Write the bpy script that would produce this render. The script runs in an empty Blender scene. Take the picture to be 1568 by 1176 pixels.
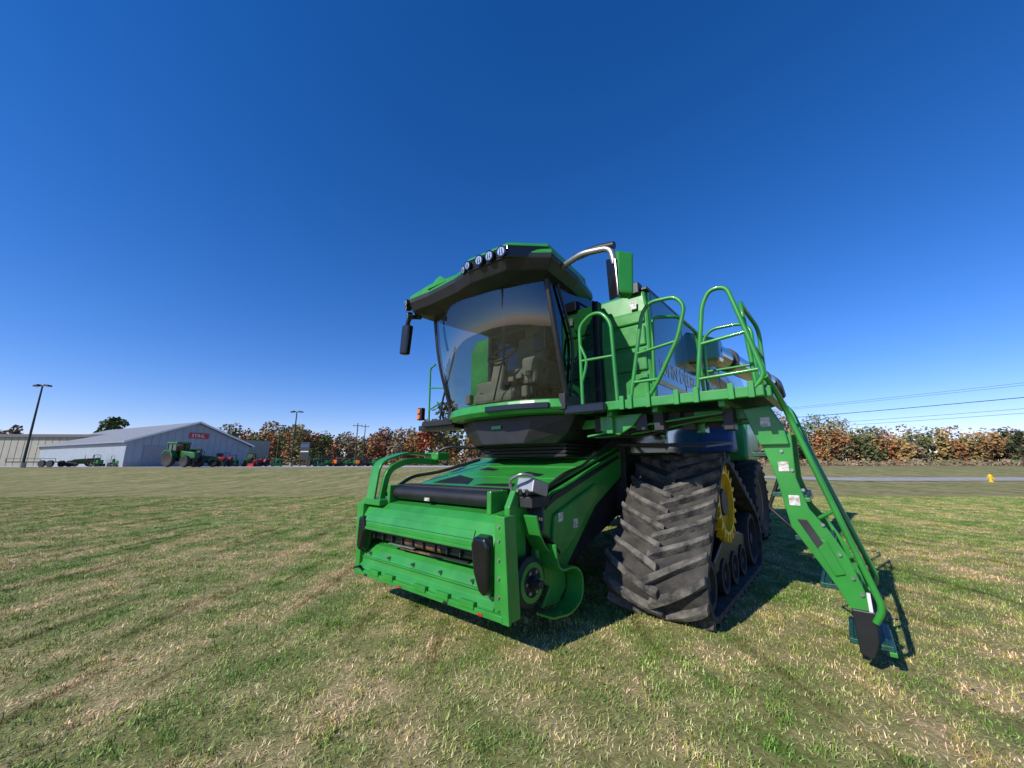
import bpy, math, random
from mathutils import Vector, Matrix
random.seed(7)
sc=bpy.context.scene
R=math.radians

# ------------------------------------------------------------ materials
def newmat(name):
    m=bpy.data.materials.new(name);m.use_nodes=True
    nt=m.node_tree
    return m,nt,nt.nodes['Principled BSDF']
def mat(name,col,rough=.5,metal=0,coat=0,var=.15,scale=6,bump=0,bscale=60,col2=None,spec=.5,rvar=0):
    m,nt,b=newmat(name)
    b.inputs['Roughness'].default_value=rough;b.inputs['Metallic'].default_value=metal
    b.inputs['Coat Weight'].default_value=coat;b.inputs['Coat Roughness'].default_value=.08
    b.inputs['Specular IOR Level'].default_value=spec
    tc=nt.nodes.new('ShaderNodeTexCoord')
    n=nt.nodes.new('ShaderNodeTexNoise');n.inputs['Scale'].default_value=scale;n.inputs['Detail'].default_value=6
    nt.links.new(tc.outputs['Object'],n.inputs['Vector'])
    r=nt.nodes.new('ShaderNodeValToRGB')
    c2=col2 if col2 else tuple(min(1,c*(1+var)) for c in col)
    c1=col if col2 else tuple(c*(1-var) for c in col)
    r.color_ramp.elements[0].position=.35;r.color_ramp.elements[1].position=.68
    r.color_ramp.elements[0].color=(*c1,1);r.color_ramp.elements[1].color=(*c2,1)
    nt.links.new(n.outputs['Fac'],r.inputs[0]);nt.links.new(r.outputs[0],b.inputs['Base Color'])
    if rvar:
        mr=nt.nodes.new('ShaderNodeMapRange');mr.inputs[3].default_value=rough-rvar;mr.inputs[4].default_value=rough+rvar
        n3=nt.nodes.new('ShaderNodeTexNoise');n3.inputs['Scale'].default_value=scale*3;n3.inputs['Detail'].default_value=8
        nt.links.new(tc.outputs['Object'],n3.inputs['Vector'])
        nt.links.new(n3.outputs['Fac'],mr.inputs[0]);nt.links.new(mr.outputs[0],b.inputs['Roughness'])
    if bump:
        n2=nt.nodes.new('ShaderNodeTexNoise');n2.inputs['Scale'].default_value=bscale
        nt.links.new(tc.outputs['Object'],n2.inputs['Vector'])
        bp=nt.nodes.new('ShaderNodeBump');bp.inputs['Strength'].default_value=bump;bp.inputs['Distance'].default_value=.02
        nt.links.new(n2.outputs['Fac'],bp.inputs['Height']);nt.links.new(bp.outputs[0],b.inputs['Normal'])
    return m
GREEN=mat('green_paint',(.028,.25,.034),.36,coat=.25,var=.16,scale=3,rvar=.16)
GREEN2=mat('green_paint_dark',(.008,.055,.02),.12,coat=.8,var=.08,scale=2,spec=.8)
BLACK=mat('black_plastic',(.012,.012,.013),.45,var=.3)
BLACKG=mat('black_gloss',(.007,.007,.008),.22,coat=.3)
DARK=mat('dark_steel',(.018,.019,.02),.6,var=.4)
RUBBER=mat('rubber',(.035,.033,.03),.85,scale=9,col2=(.18,.165,.14),bump=.5,bscale=50)
RUBBERC=mat('rubber_clean',(.016,.016,.016),.75,bump=.2)
YEL=mat('yellow_paint',(.75,.5,.02),.4)
STEEL=mat('steel',(.35,.35,.35),.4,metal=.8)
TAN=mat('worn_drum',(.22,.13,.06),.6,scale=14,col2=(.06,.04,.03))
WHITE=mat('white_label',(.7,.7,.68),.5,var=.05)
LABEL=mat('safety_label',(.75,.75,.72),.5,scale=35,col2=(.25,.2,.12))
GREY=mat('grey_fabric',(.20,.19,.17),.85)
RED=mat('red_paint',(.45,.02,.02),.4)
ORANGE=mat('amber_lens',(.7,.16,.01),.25)
GRATE=mat('step_grating',(.01,.10,.06),.5,scale=60,col2=(.004,.02,.015))
LAMP=mat('lamp_lens',(.75,.77,.8),.12,metal=.6,var=.25,scale=60)
BLUE=mat('blue_tarp',(.03,.07,.16),.5)
def glassmat(name,tint,base=.05,k=.7):
    m=bpy.data.materials.new(name);m.use_nodes=True;nt=m.node_tree;nt.nodes.clear()
    o=nt.nodes.new('ShaderNodeOutputMaterial');mx=nt.nodes.new('ShaderNodeMixShader')
    t=nt.nodes.new('ShaderNodeBsdfTransparent');t.inputs[0].default_value=(*tint,1)
    g=nt.nodes.new('ShaderNodeBsdfGlossy');g.inputs['Roughness'].default_value=.02;g.inputs[0].default_value=(.9,.95,1,1)
    ge=nt.nodes.new('ShaderNodeNewGeometry');dt=nt.nodes.new('ShaderNodeVectorMath');dt.operation='DOT_PRODUCT'
    nt.links.new(ge.outputs['Incoming'],dt.inputs[0]);nt.links.new(ge.outputs['Normal'],dt.inputs[1])
    ab=nt.nodes.new('ShaderNodeMath');ab.operation='ABSOLUTE';nt.links.new(dt.outputs['Value'],ab.inputs[0])
    su=nt.nodes.new('ShaderNodeMath');su.operation='SUBTRACT';su.inputs[0].default_value=1;nt.links.new(ab.outputs[0],su.inputs[1])
    pw=nt.nodes.new('ShaderNodeMath');pw.operation='POWER';pw.inputs[1].default_value=4;nt.links.new(su.outputs[0],pw.inputs[0])
    a=nt.nodes.new('ShaderNodeMath');a.operation='MULTIPLY_ADD';a.inputs[1].default_value=k;a.inputs[2].default_value=base
    nt.links.new(pw.outputs[0],a.inputs[0]);nt.links.new(a.outputs[0],mx.inputs[0])
    nt.links.new(t.outputs[0],mx.inputs[1]);nt.links.new(g.outputs[0],mx.inputs[2]);nt.links.new(mx.outputs[0],o.inputs[0])
    return m
GLASS=glassmat('tinted_glass',(.64,.68,.62),.09,.7)
GLASSD=glassmat('dark_glass',(.10,.13,.13),.12,.7)
GLASSM=glassmat('side_glass',(.66,.72,.70),.06)
def attrmat(name,rough=.8,world=False):
    m,nt,b=newmat(name);b.inputs['Roughness'].default_value=rough
    a=nt.nodes.new('ShaderNodeAttribute');a.attribute_name='Col';out=a.outputs['Color']
    if world:
        g=nt.nodes.new('ShaderNodeNewGeometry')
        prev=out
        for vsc,sc_,lo,hi,p0,p1 in (((1.6,.3,1),.9,(.66,.93,.60),(1.22,1.04,1.1),.40,.60),((1,1,1),2.4,(.60,.80,.54),(1.36,1.16,1.28),.42,.60),((3.2,.25,1),1.3,(.60,.55,.5),(1.05,1.05,1.05),.34,.44),((1,1,1),14,(.62,.7,.6),(1.25,1.22,1.2),.38,.62)):
            mp=nt.nodes.new('ShaderNodeMapping');mp.inputs['Scale'].default_value=vsc;nt.links.new(g.outputs['Position'],mp.inputs['Vector'])
            n=nt.nodes.new('ShaderNodeTexNoise');n.inputs['Scale'].default_value=sc_;n.inputs['Detail'].default_value=5;nt.links.new(mp.outputs[0],n.inputs['Vector'])
            r=nt.nodes.new('ShaderNodeValToRGB');r.color_ramp.elements[0].position=p0;r.color_ramp.elements[1].position=p1
            r.color_ramp.elements[0].color=(*lo,1);r.color_ramp.elements[1].color=(*hi,1);nt.links.new(n.outputs['Fac'],r.inputs[0])
            x=nt.nodes.new('ShaderNodeMix');x.data_type='RGBA';x.blend_type='MULTIPLY';x.inputs[0].default_value=1
            nt.links.new(prev,x.inputs[6]);nt.links.new(r.outputs[0],x.inputs[7]);prev=x.outputs[2]
        out=prev
    nt.links.new(out,b.inputs['Base Color'])
    b.inputs['Specular IOR Level'].default_value=.2
    return m
LEAF=attrmat('foliage');BLADE=attrmat('grass_blades',.6,True)
BARK=mat('bark',(.07,.05,.035),.9,scale=8)

# ------------------------------------------------------------ geometry helpers
def empty(name,loc=(0,0,0),rz=0):
    e=bpy.data.objects.new(name,None);e.location=loc;e.rotation_euler=(0,0,rz);e.empty_display_size=.3
    sc.collection.objects.link(e);return e
def mobj(name,vs,fs,m,par=None,bevel=0,smooth=None,mats=None,fidx=None,solid=0):
    me=bpy.data.meshes.new(name);me.from_pydata([tuple(v) for v in vs],[],fs)
    for mm in (mats or [m]): me.materials.append(mm)
    if fidx: me.polygons.foreach_set('material_index',fidx)
    me.validate()
    import bmesh
    bm=bmesh.new();bm.from_mesh(me);bmesh.ops.recalc_face_normals(bm,faces=bm.faces);bm.to_mesh(me);bm.free()
    if smooth is not None:
        me.polygons.foreach_set('use_smooth',[True]*len(me.polygons));me.set_sharp_from_angle(angle=R(smooth))
    o=bpy.data.objects.new(name,me);sc.collection.objects.link(o)
    if par: o.parent=par
    if solid:
        s=o.modifiers.new('s','SOLIDIFY');s.thickness=solid;s.offset=0
    if bevel:
        b=o.modifiers.new('b','BEVEL');b.width=bevel;b.segments=2;b.limit_method='ANGLE';b.angle_limit=R(30)
    return o
HF=[(0,1,2,3),(7,6,5,4),(0,4,5,1),(1,5,6,2),(2,6,7,3),(3,7,4,0)]
def box(name,lo,hi,m,par=None,bevel=.008,rot=None):
    x0,y0,z0=lo;x1,y1,z1=hi
    vs=[Vector(v) for v in [(x0,y0,z0),(x1,y0,z0),(x1,y1,z0),(x0,y1,z0),(x0,y0,z1),(x1,y0,z1),(x1,y1,z1),(x0,y1,z1)]]
    if rot:
        c=sum(vs,Vector())/8;M=Matrix.Rotation(R(rot[1]),3,rot[0]);vs=[M@(v-c)+c for v in vs]
    return mobj(name,vs,HF,m,par,bevel)
def hexa(name,pts,m,par=None,bevel=.008): return mobj(name,pts,HF,m,par,bevel)
def prism(name,pts,ax,a,b,m,par=None,bevel=.008,smooth=None):
    def P(p,q):
        return {'x':(q,p[0],p[1]),'y':(p[0],q,p[1]),'z':(p[0],p[1],q)}[ax]
    n=len(pts);vs=[P(p,a) for p in pts]+[P(p,b) for p in pts]
    fs=[tuple(range(n)),tuple(range(2*n-1,n-1,-1))]+[(i,(i+1)%n,n+(i+1)%n,n+i) for i in range(n)]
    return mobj(name,vs,fs,m,par,bevel,smooth)
def loft(name,rings,m,par=None,bevel=0,smooth=None,caps=True,closed=True):
    n=len(rings[0]);vs=[v for r in rings for v in r];fs=[]
    for k in range(len(rings)-1):
        for i in range(n if closed else n-1):
            j=(i+1)%n;fs.append((k*n+i,k*n+j,(k+1)*n+j,(k+1)*n+i))
    if caps: fs+= [tuple(range(n)),tuple(range((len(rings)-1)*n,len(rings)*n))]
    return mobj(name,vs,fs,m,par,bevel,smooth)
def cyl(name,p0,p1,r0,m,par=None,r1=None,seg=24,bevel=0):
    p0=Vector(p0);p1=Vector(p1);r1=r0 if r1 is None else r1
    d=(p1-p0).normalized();u=d.orthogonal().normalized();w=d.cross(u)
    rg=lambda p,r:[p+(u*math.cos(2*math.pi*i/seg)+w*math.sin(2*math.pi*i/seg))*r for i in range(seg)]
    return loft(name,[rg(p0,r0),rg(p1,r1)],m,par,bevel,smooth=35)
def lathe(name,c,ax,prof,m,par=None,seg=40,smooth=35):
    rings=[]
    for o,r in prof:
        rg=[]
        for i in range(seg):
            a=2*math.pi*i/seg;ca,sa=math.cos(a)*r,math.sin(a)*r
            v={'x':(o,ca,sa),'y':(ca,o,sa),'z':(ca,sa,o)}[ax]
            rg.append(Vector(c)+Vector(v))
        rings.append(rg)
    return loft(name,rings,m,par,0,smooth)
def fillet(pts,r,closed=False):
    pts=[Vector(p) for p in pts];out=[pts[0]]
    for i in range(1,len(pts)-1):
        a,b,c=pts[i-1],pts[i],pts[i+1];u=(a-b);v=(c-b);rr=min(r,u.length*.48,v.length*.48)
        p=b+u.normalized()*rr;q=b+v.normalized()*rr
        for k in range(6):
            t=k/5;out.append(p*(1-t)**2+b*2*t*(1-t)+q*t*t)
    out.append(pts[-1]);return out
def tube(name,pts,r,m,par=None,fil=.1,seg=10):
    P=fillet(pts,fil);rings=[];u=None
    for i,p in enumerate(P):
        d=(P[min(i+1,len(P)-1)]-P[max(i-1,0)]).normalized()
        if u is None: u=d.orthogonal().normalized()
        u=(u-d*u.dot(d)).normalized();w=d.cross(u)
        rings.append([p+(u*math.cos(2*math.pi*k/seg)+w*math.sin(2*math.pi*k/seg))*r for k in range(seg)])
    return loft(name,rings,m,par,0,60)
def scaled(o,s,z,dy=0):
    cx=sum(p[0] for p in o)/len(o);cy=sum(p[1] for p in o)/len(o)
    return [(cx+(p[0]-cx)*s,cy+(p[1]-cy)*s+dy,z) for p in o]

# ------------------------------------------------------------ camera
cam=bpy.data.cameras.new('camera');co=bpy.data.objects.new('camera',cam);sc.collection.objects.link(co);sc.camera=co
cam.sensor_width=36;cam.lens=589/1568*36;cam.clip_end=5000;cam.clip_start=.05
co.location=(0,0,1.4);co.rotation_euler=(R(90+11.7),0,0)

# ------------------------------------------------------------ combine harvester
CH=empty('combine_harvester',(-.80,3.75,0),-math.atan2(.644,.765))
P=CH
# --- feeder face
prism('face_upper_panel',[(.02,.72),(-.03,.74),(-.03,.78),(.0,.86),(.04,.93),(.11,.985),(.24,1.01),(.24,.95),(.12,.92),(.08,.72)],'x',-1.08,.885,GREEN,P,.008)
prism('upper_panel_crease',[(-.035,.80),(-.012,.865),(.0,.865),(-.02,.80)],'x',-1.0,.66,GREEN,P,.004)
box('upper_panel_lip',(-1.08,-.042,.715),(.7,.0,.742),GREEN,P,.006)
prism('face_lower_panel',[(-.03,.28),(-.03,.33),(.01,.37),(.02,.43),(.06,.50),(.10,.54),(.16,.56),(.2,.56),(.2,.28)],'x',-1.08,.885,GREEN,P,.006)
box('face_bottom_lip',(-1.12,-.055,.265),(1.0,.0,.315),GREEN,P)
box('lower_panel_crease',(-1.06,-.0,.42),(.86,.04,.435),GREEN,P,.004)
for i,x in enumerate([-.8,-.55,-.05,.25,.55]): box('lip_cleat_%d'%i,(x,-.065,.30),(x+.16,-.03,.35),GREEN,P,.004)
for i,x in enumerate([-.9,-.3,.35,.75]): box('lip_tick_%d'%i,(x,-.06,.272),(x+.05,-.056,.29),RED if i%2 else BLACK,P,0)
for i,x in enumerate([-.95,-.6,-.2,.2,.6]): cyl('panel_bolt_%d'%i,(x,.0,.47),(x,.05,.47),.012,STEEL,P,seg=8)
box('opening_back',(-1.08,.34,.4),(.9,.36,.95),DARK,P)
cyl('feed_drum',(-.98,.12,.65),(.72,.12,.65),.052,BLACK,P)
cyl('drum_worn_band',(-.42,.12,.65),(.14,.12,.65),.056,TAN,P)
for i in range(10): box('drum_slat_%d'%i,(-.94+.17*i,.04,.615),(-.925+.17*i,.12,.69),DARK,P,.003)
box('drum_bar_upper',(-1.0,.0,.69),(.74,.03,.705),BLACK,P,.004)
box('drum_bar_lower_a',(-.62,.02,.60),(-.2,.05,.612),STEEL,P,.003)
box('drum_bar_lower_b',(.05,.02,.585),(.55,.05,.60),BLACK,P,.003)
box('drum_rod',(-.45,.05,.57),(.1,.08,.585),TAN,P,.003)
loft('corner_pad_right',[[(x,y,z) for x,z in o] for y,o in [(.05,[(.66,.78),(.70,.86),(.86,.86),(.90,.8),(.90,.46),(.84,.38),(.76,.42),(.70,.56)]),(-.09,[(.69,.78),(.72,.83),(.84,.83),(.87,.78),(.87,.48),(.83,.42),(.78,.45),(.72,.58)])]],BLACKG,P,.02)
loft('corner_pad_left',[[(x,y,z) for x,z in o] for y,o in [(.05,[(-1.10,.86),(-.98,.86),(-.95,.7),(-1.0,.5),(-1.07,.45),(-1.12,.5)]),(-.06,[(-1.09,.83),(-1.0,.83),(-.98,.7),(-1.02,.53),(-1.06,.5),(-1.10,.54)])]],BLACKG,P,.015)
prism('face_post_right',[(.885,.27),(1.05,.27),(1.0,1.0),(.885,1.0)],'y',-.02,.10,GREEN,P)
prism('face_post_left',[(-1.08,.27),(-1.16,.27),(-1.22,.97),(-1.08,.97)],'y',-.02,.08,GREEN,P)
prism('post_right_flange',[(.98,.26),(1.06,.26),(1.01,1.0),(.97,1.0)],'y',-.05,-.02,GREEN,P,.005)
box('post_left_return',(-1.2,.06,.32),(-1.16,.5,.95),GREEN,P)
for i,z in enumerate([.42,.55,.68,.82,.92]): cyl('post_bolt_%d'%i,(.93,-.03,z),(.93,-.018,z),.012,STEEL,P,seg=10)
for i in range(7):
    cyl('post_hole_%d'%i,(.90+.014*i,-.024,.33-.012*abs(3-i)),(.90+.014*i,-.019,.33-.012*abs(3-i)),.006,BLACK,P,seg=8)
    cyl('left_hole_%d'%i,(-1.12+.03*i,-.06,.34-.01*abs(3-i)),(-1.12+.03*i,-.028,.34-.01*abs(3-i)),.009,BLACK,P,seg=8)
cyl('rubber_roller',(-.78,.2,1.09),(.70,.2,1.09),.065,BLACK,P)
box('roller_pivot_label',(-.2,.125,1.04),(-.12,.13,1.07),LABEL,P,0)
for s,x in (('l',-.8),('r',.70)): box('roller_end_'+s,(x-.02,.1,.98),(x+.03,.32,1.17),GREEN,P)
box('roller_cover',(-.8,.26,1.06),(.72,.42,1.18),BLACK,P,.02)
# --- feeder housing
loft('feeder_house_body',[[(-.86,.3,.34),(.86,.3,.34),(.86,.3,1.06),(-.86,.3,1.06)],[(-.86,.62,.30),(.86,.62,.30),(.86,.62,1.16),(-.86,.62,1.16)],[(-.86,2.6,.9),(.86,2.6,.9),(.86,2.6,1.7),(-.86,2.6,1.7)]],DARK,P,.01)
def ftz(y): return 1.17+(y-.6)*.27
loft('feeder_top_skin',[[(-.9,y,z-.03),(.9,y,z-.03),(.9,y,z),(-.9,y,z)] for y,z in [(.36,1.06),(.42,1.13),(.6,1.175),(2.3,ftz(2.3))]],GREEN,P,.006)
for nm,pl in [('a',[(-.7,.62),(-.1,.62),(-.2,.80),(-.55,.92)]),('b',[(.0,.60),(.55,.60),(.5,.70),(.1,.66)]),('c',[(.25,1.0),(.6,.95),(.62,1.02),(.35,1.1)]),('d',[(-.45,1.15),(-.2,1.12),(-.15,1.18),(-.4,1.25)])]:
    vs_=[(x,y,ftz(y)-.002) for x,y in pl]+[(x,y,ftz(y)+.01) for x,y in pl]
    hexa('top_vent_'+nm,vs_,BLACK,P,.003)
for i in range(3):
    y=.9+i*.4
    hexa('top_rib_%d'%i,[(-.88,y,ftz(y)-.01),(.88,y,ftz(y)-.01),(.88,y+.02,ftz(y)-.01),(-.88,y+.02,ftz(y)-.01),(-.88,y,ftz(y)+.008),(.88,y,ftz(y)+.008),(.88,y+.02,ftz(y)+.012),(-.88,y+.02,ftz(y)+.012)],GREEN,P,.003)
prism('feeder_side_cover',[(.42,.5),(.5,.98),(.7,1.14),(2.2,1.56),(2.2,1.25),(1.5,.95),(1.1,.62),(.85,.42),(.6,.36)],'x',.87,.95,GREEN,P,.02)
prism('feeder_side_boss',[(.62,.62),(.68,.95),(1.0,1.05),(1.5,1.2),(1.5,1.05),(1.05,.72),(.8,.58)],'x',.94,.985,GREEN,P,.02)
prism('side_upright',[(.14,.34),(.14,1.05),(.22,1.18),(.42,1.18),(.46,.95),(.36,.8),(.34,.34)],'x',.84,.9,GREEN,P,.01)
prism('side_cover_trim',[(.55,1.0),(.68,1.12),(2.1,1.5),(2.1,1.46),(.72,1.07)],'x',.95,.965,BLACK,P,.005)
for y,z in ((.72,.88),(.98,.80)): box('side_label_%d'%int(z*100),(.986,y,z),(.989,y+.08,z+.08),LABEL,P,0)
box('side_label_low',(.951,.62,.62),(.954,.70,.67),LABEL,P,0)
lathe('drive_disc',(.93,.30,.47),'x',[(0,.0),(0,.19),(.06,.19),(.07,.17),(.07,.0)],DARK,P)
lathe('drive_disc_ring',(.99,.30,.47),'x',[(0,.15),(.02,.15),(.02,.11),(0,.11)],GREEN,P)
lathe('drive_shaft',(.99,.30,.47),'x',[(0,.05),(.06,.05),(.06,.03),(.11,.03),(.11,0)],DARK,P,seg=16)
for k in range(6):
    a=k*math.pi/3;cyl('hub_bolt_%d'%k,(1.0,.30+.085*math.cos(a),.47+.085*math.sin(a)),(1.02,.30+.085*math.cos(a),.47+.085*math.sin(a)),.014,STEEL,P,seg=8)
def band(name,yz,x0,x1,th,m):
    pts=fillet([(0,a,b) for a,b in yz],.12);out=[];inn=[]
    for i,p in enumerate(pts):
        d=(pts[min(i+1,len(pts)-1)]-pts[max(i-1,0)]).normalized();n=Vector((0,-d.z,d.y))
        out.append(p+n*th/2);inn.append(p-n*th/2)
    return loft(name,[[(x0,a.y,a.z),(x1,a.y,a.z),(x1,b.y,b.z),(x0,b.y,b.z)] for a,b in zip(out,inn)],m,P,.004)
band('hook_guard',[(.48,.74),(.52,.52),(.78,.52),(.90,.44),(.90,.24),(.70,.16),(.42,.20)],.95,1.12,.02,GREEN)
prism('hook_guard_plate',[(.62,.5),(.86,.5),(.88,.3),(.74,.2),(.5,.22),(.62,.36)],'x',.93,.955,GREEN,P)
band('upper_guard',[(.30,.98),(.36,.80),(.44,.70),(.52,.66)],.9,1.06,.02,GREEN)
box('coupler_block',(.86,.28,1.14),(1.04,.50,1.26),STEEL,P,.01,('X',-15))
box('coupler_base',(.84,.26,1.04),(1.04,.52,1.13),DARK,P,.01)
tube('coupler_handle',[(.86,.24,1.14),(.84,.2,1.26),(.98,.2,1.32),(1.03,.28,1.30)],.014,STEEL,P,.05)
for k in range(5): cyl('coupler_port_%d'%k,(.88+.035*k,.22,1.16+.02*(k%2)),(.88+.035*k,.32,1.16+.02*(k%2)),.014,STEEL if k%2 else BLACK,P,seg=10)
for k in range(9):
    x=.85+.022*k;tube('hydraulic_hose_%d'%k,[(x,.42,1.1),(x+.04,.36,.98-.02*k),(x+.02,.46,.8),(.9+.01*k,.5+.03*k,.62)],.012,BLACK,P,.08,seg=6)
for k in range(4): tube('rear_hose_%d'%k,[(.9,.5,1.12),(.95+.02*k,.8,1.25+.02*k),(.93,1.3,1.38),(.9+.02*k,2.1,1.75)],.014,BLACK,P,.1,seg=6)
band('hoop_guard_left',[(.05,1.0),(.10,1.42),(.45,1.53),(1.0,1.50)],-1.14,-.98,.025,GREEN)
band('hoop_guard_inner',[(.12,1.0),(.18,1.34),(.45,1.44),(.9,1.42)],-.98,-.94,.07,GREEN)
box('hoop_base',(-1.16,.0,.96),(-.80,.25,1.02),GREEN,P)
box('hoop_bracket',(-1.12,.8,1.44),(-.85,1.0,1.54),GREEN,P,.02)
tube('hoop_hose',[(-1.0,.2,1.05),(-.95,.5,1.25),(-.8,.8,1.3),(-.6,1.3,1.45)],.02,BLACK,P,.1)
tube('hoop_hose_b',[(-1.1,.9,1.5),(-.9,1.0,1.62),(-.7,1.2,1.6),(-.5,1.5,1.6)],.02,BLACK,P,.1)
# --- cab underside
loft('cab_underframe',[[(x*s,y,z) for x,y in [(-.8,1.25),(-.4,1.05),(.4,1.05),(.8,1.25),(.8,2.3),(-.8,2.3)]] for s,z in [(.8,1.62),(1.0,1.75),(1.12,1.93)]],BLACK,P,.01)
for k in range(4): loft('bellows_%d'%k,[[(x*s,y,1.48+.04*k+dz) for x,y in [(-.7,1.35),(.7,1.35),(.7,2.2),(-.7,2.2)]] for s,dz in [(.97,0),(1.0,.015),(.97,.03)]],RUBBERC,P)
box('underframe_tag',(-.15,1.035,1.80),(.0,1.04,1.84),GREEN,P,0)
# --- cab
def wedge(s,t):
    z=2.05+1.33*t
    yc=1.07-.36*t
    x=s*(.90+.03*math.sin(math.pi*t))
    y=yc-.24*(1-abs(s)**2.4)-.05*math.sin(math.pi*t)
    return (x,y,z)
N=24;M=14
vs=[wedge(-1+2*i/N,j/M) for j in range(M+1) for i in range(N+1)]
fs=[(j*(N+1)+i,j*(N+1)+i+1,(j+1)*(N+1)+i+1,(j+1)*(N+1)+i) for j in range(M) for i in range(N)]
mobj('windshield',vs,fs,GLASS,P,smooth=80)
for s,nm in ((-1,'left'),(1,'right')):
    tube('front_pillar_'+nm,[wedge(s,0),wedge(s,.5),wedge(s,1)],.032,BLACK,P,.3)
    a=wedge(s,0);b=wedge(s,1)
    mobj('side_window_'+nm,[(s*.9,a[1],2.05),(s*.9,1.85,2.05),(s*.9,1.85,3.38),(s*.9,b[1],3.38)],[(0,1,2,3)],GLASSM if s<0 else GLASSD,P)
    box('rear_pillar_'+nm,(s*.9-.04,1.78,2.0),(s*.9+.04,1.9,3.4),BLACK,P)
    prism('door_sill_'+nm,[(1.0,1.95),(1.0,2.12),(1.88,2.12),(1.88,1.95)],'x',s*.88-.04,s*.88+.04,BLACK,P)
tube('door_frame_right',[(.925,1.10,2.1),(.925,1.2,2.7),(.925,.90,3.3)],.016,BLACK,P,.2,6)
tube('door_handle',[(.96,1.15,2.45),(.99,1.18,2.55),(.99,1.22,2.75),(.95,1.22,2.85)],.012,BLACK,P,.03,6)
tube('wiper_arm',[(.1,.80,2.10),(.35,.70,2.6),(.42,.62,3.0)],.010,BLACK,P,.1,seg=6)
tube('wiper_blade',[(.34,.70,2.45),(.46,.53,3.25)],.010,BLACK,P,.1,seg=6)
wb=[(x,y) for x,y,_ in [wedge(-1+2*i/12,0) for i in range(13)]]
def ringz(off,z,sc=1): return [(x*sc,y-off,z) for x,y in wb]+[(.9*sc,1.85,z),(-.9*sc,1.85,z)]
loft('cab_green_skirt',[ringz(.0,1.93,.98),ringz(.05,1.98,1.02),ringz(.03,2.07,1.01)],GREEN,P,.008)
loft('cab_black_trim',[ringz(.075,1.965,1.03)[6:12]+ringz(-.1,1.965,1.0)[11:5:-1],ringz(.075,2.03,1.03)[6:12]+ringz(-.1,2.03,1.0)[11:5:-1]],BLACKG,P,.01)
loft('cab_floor',[ringz(-.03,2.07,.97),ringz(-.03,2.09,.97)],BLACK,P)
box('cab_rear_wall',(-.86,1.84,2.07),(.86,1.9,2.7),DARK,P)
box('cab_rear_wall_upper',(-.86,1.84,3.2),(.86,1.9,3.45),BLACK,P)
box('cab_rear_window',(-.86,1.86,2.7),(.86,1.88,3.2),GLASSD,P,0)
box('cab_headliner',(-.88,.8,3.30),(.88,1.86,3.38),GREY,P)
box('seat_base',(-.28,1.3,2.09),(.28,1.72,2.40),BLACK,P,.04)
box('seat_cushion',(-.27,1.15,2.40),(.27,1.68,2.54),GREY,P,.05)
box('seat_back',(-.25,1.62,2.5),(.25,1.76,3.12),GREY,P,.05,('X',-8))
box('headrest',(-.14,1.68,3.1),(.14,1.78,3.28),GREY,P,.03)
box('armrest_console',(.3,1.05,2.3),(.5,1.6,2.62),GREY,P,.04)
box('cornerpost_monitor',(.52,.95,2.62),(.76,1.0,2.85),BLACKG,P,.015,('Z',-20))
box('buddy_seat',(-.75,1.35,2.09),(-.38,1.7,2.5),GREY,P,.04)
prism('steering_column',[(.88,2.09),(.98,2.09),(1.08,2.62),(1.0,2.66)],'x',-.09,.09,GREY,P,.03)
box('dash_base',(-.3,.87,2.09),(.3,1.1,2.22),GREY,P,.04)
for k in range(6): box('pedal_mat_%d'%k,(-.5+.18*k,.92,2.12),(-.42+.18*k,1.0,2.25),GREY,P,.02)
for k in range(5): box('floor_rib_%d'%k,(-.1+.12*k,1.0,2.3+.02*k),(-.02+.12*k,1.08,2.36+.02*k),GREY,P,.01)
sw=[]
for k in range(33):
    a=2*math.pi*k/32;sw.append((.2*math.cos(a),1.06+.16*math.sin(a)*.8,2.72+.16*math.sin(a)*.75))
tube('steering_wheel',sw,.018,BLACK,P,.01,8)
tube('wheel_spoke',[(-.19,1.06,2.72),(0,1.08,2.68),(.19,1.06,2.72)],.014,BLACK,P,.05,6)
# --- roof
O1=[(-1.12,.46),(-.98,.34),(-.6,.36),(-.1,.33),(.2,.27),(.72,.30),(1.08,.58),(1.02,1.2),(.90,1.75),(-.90,1.75),(-1.05,1.2)]
loft('roof_visor',[scaled(O1,.80,3.26,.10),scaled(O1,.93,3.32,.02),scaled(O1,1.0,3.42),scaled(O1,1.0,3.47)],BLACK,P,.01)
def zr(o,zf): return [(p[0],p[1],zf(p[0],p[1])) for p in o]
loft('roof_green_shell',[zr(O1,lambda x,y:3.468),[(a*.99,b+.01,3.52+(.06 if -.7<a<-.5 and b<.5 else 0)) for a,b in O1],scaled(O1,.8,3.57)],GREEN,P,.012)
loft('roof_peak_left',[[(-.62,.34,3.5),(-.22,.34,3.5),(-.3,.8,3.56),(-.55,.8,3.56)],[(-.50,.40,3.64),(-.42,.38,3.64),(-.38,.6,3.62),(-.46,.6,3.62)]],GREEN,P,.01)
DM=[(.06,.34),(.2,.26),(.74,.29),(1.04,.58),(.95,1.5),(.0,1.5)]
loft('light_bar',[[(a,b-.005,3.42) for a,b in DM],[(a,b,3.545) for a,b in DM]],BLACKG,P,.01)
loft('roof_dome',[[(a,b-.01,3.545) for a,b in DM],[(a,b+.01,3.58) for a,b in DM],scaled(DM,.85,3.64,.03)],GREEN,P,.015)
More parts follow.
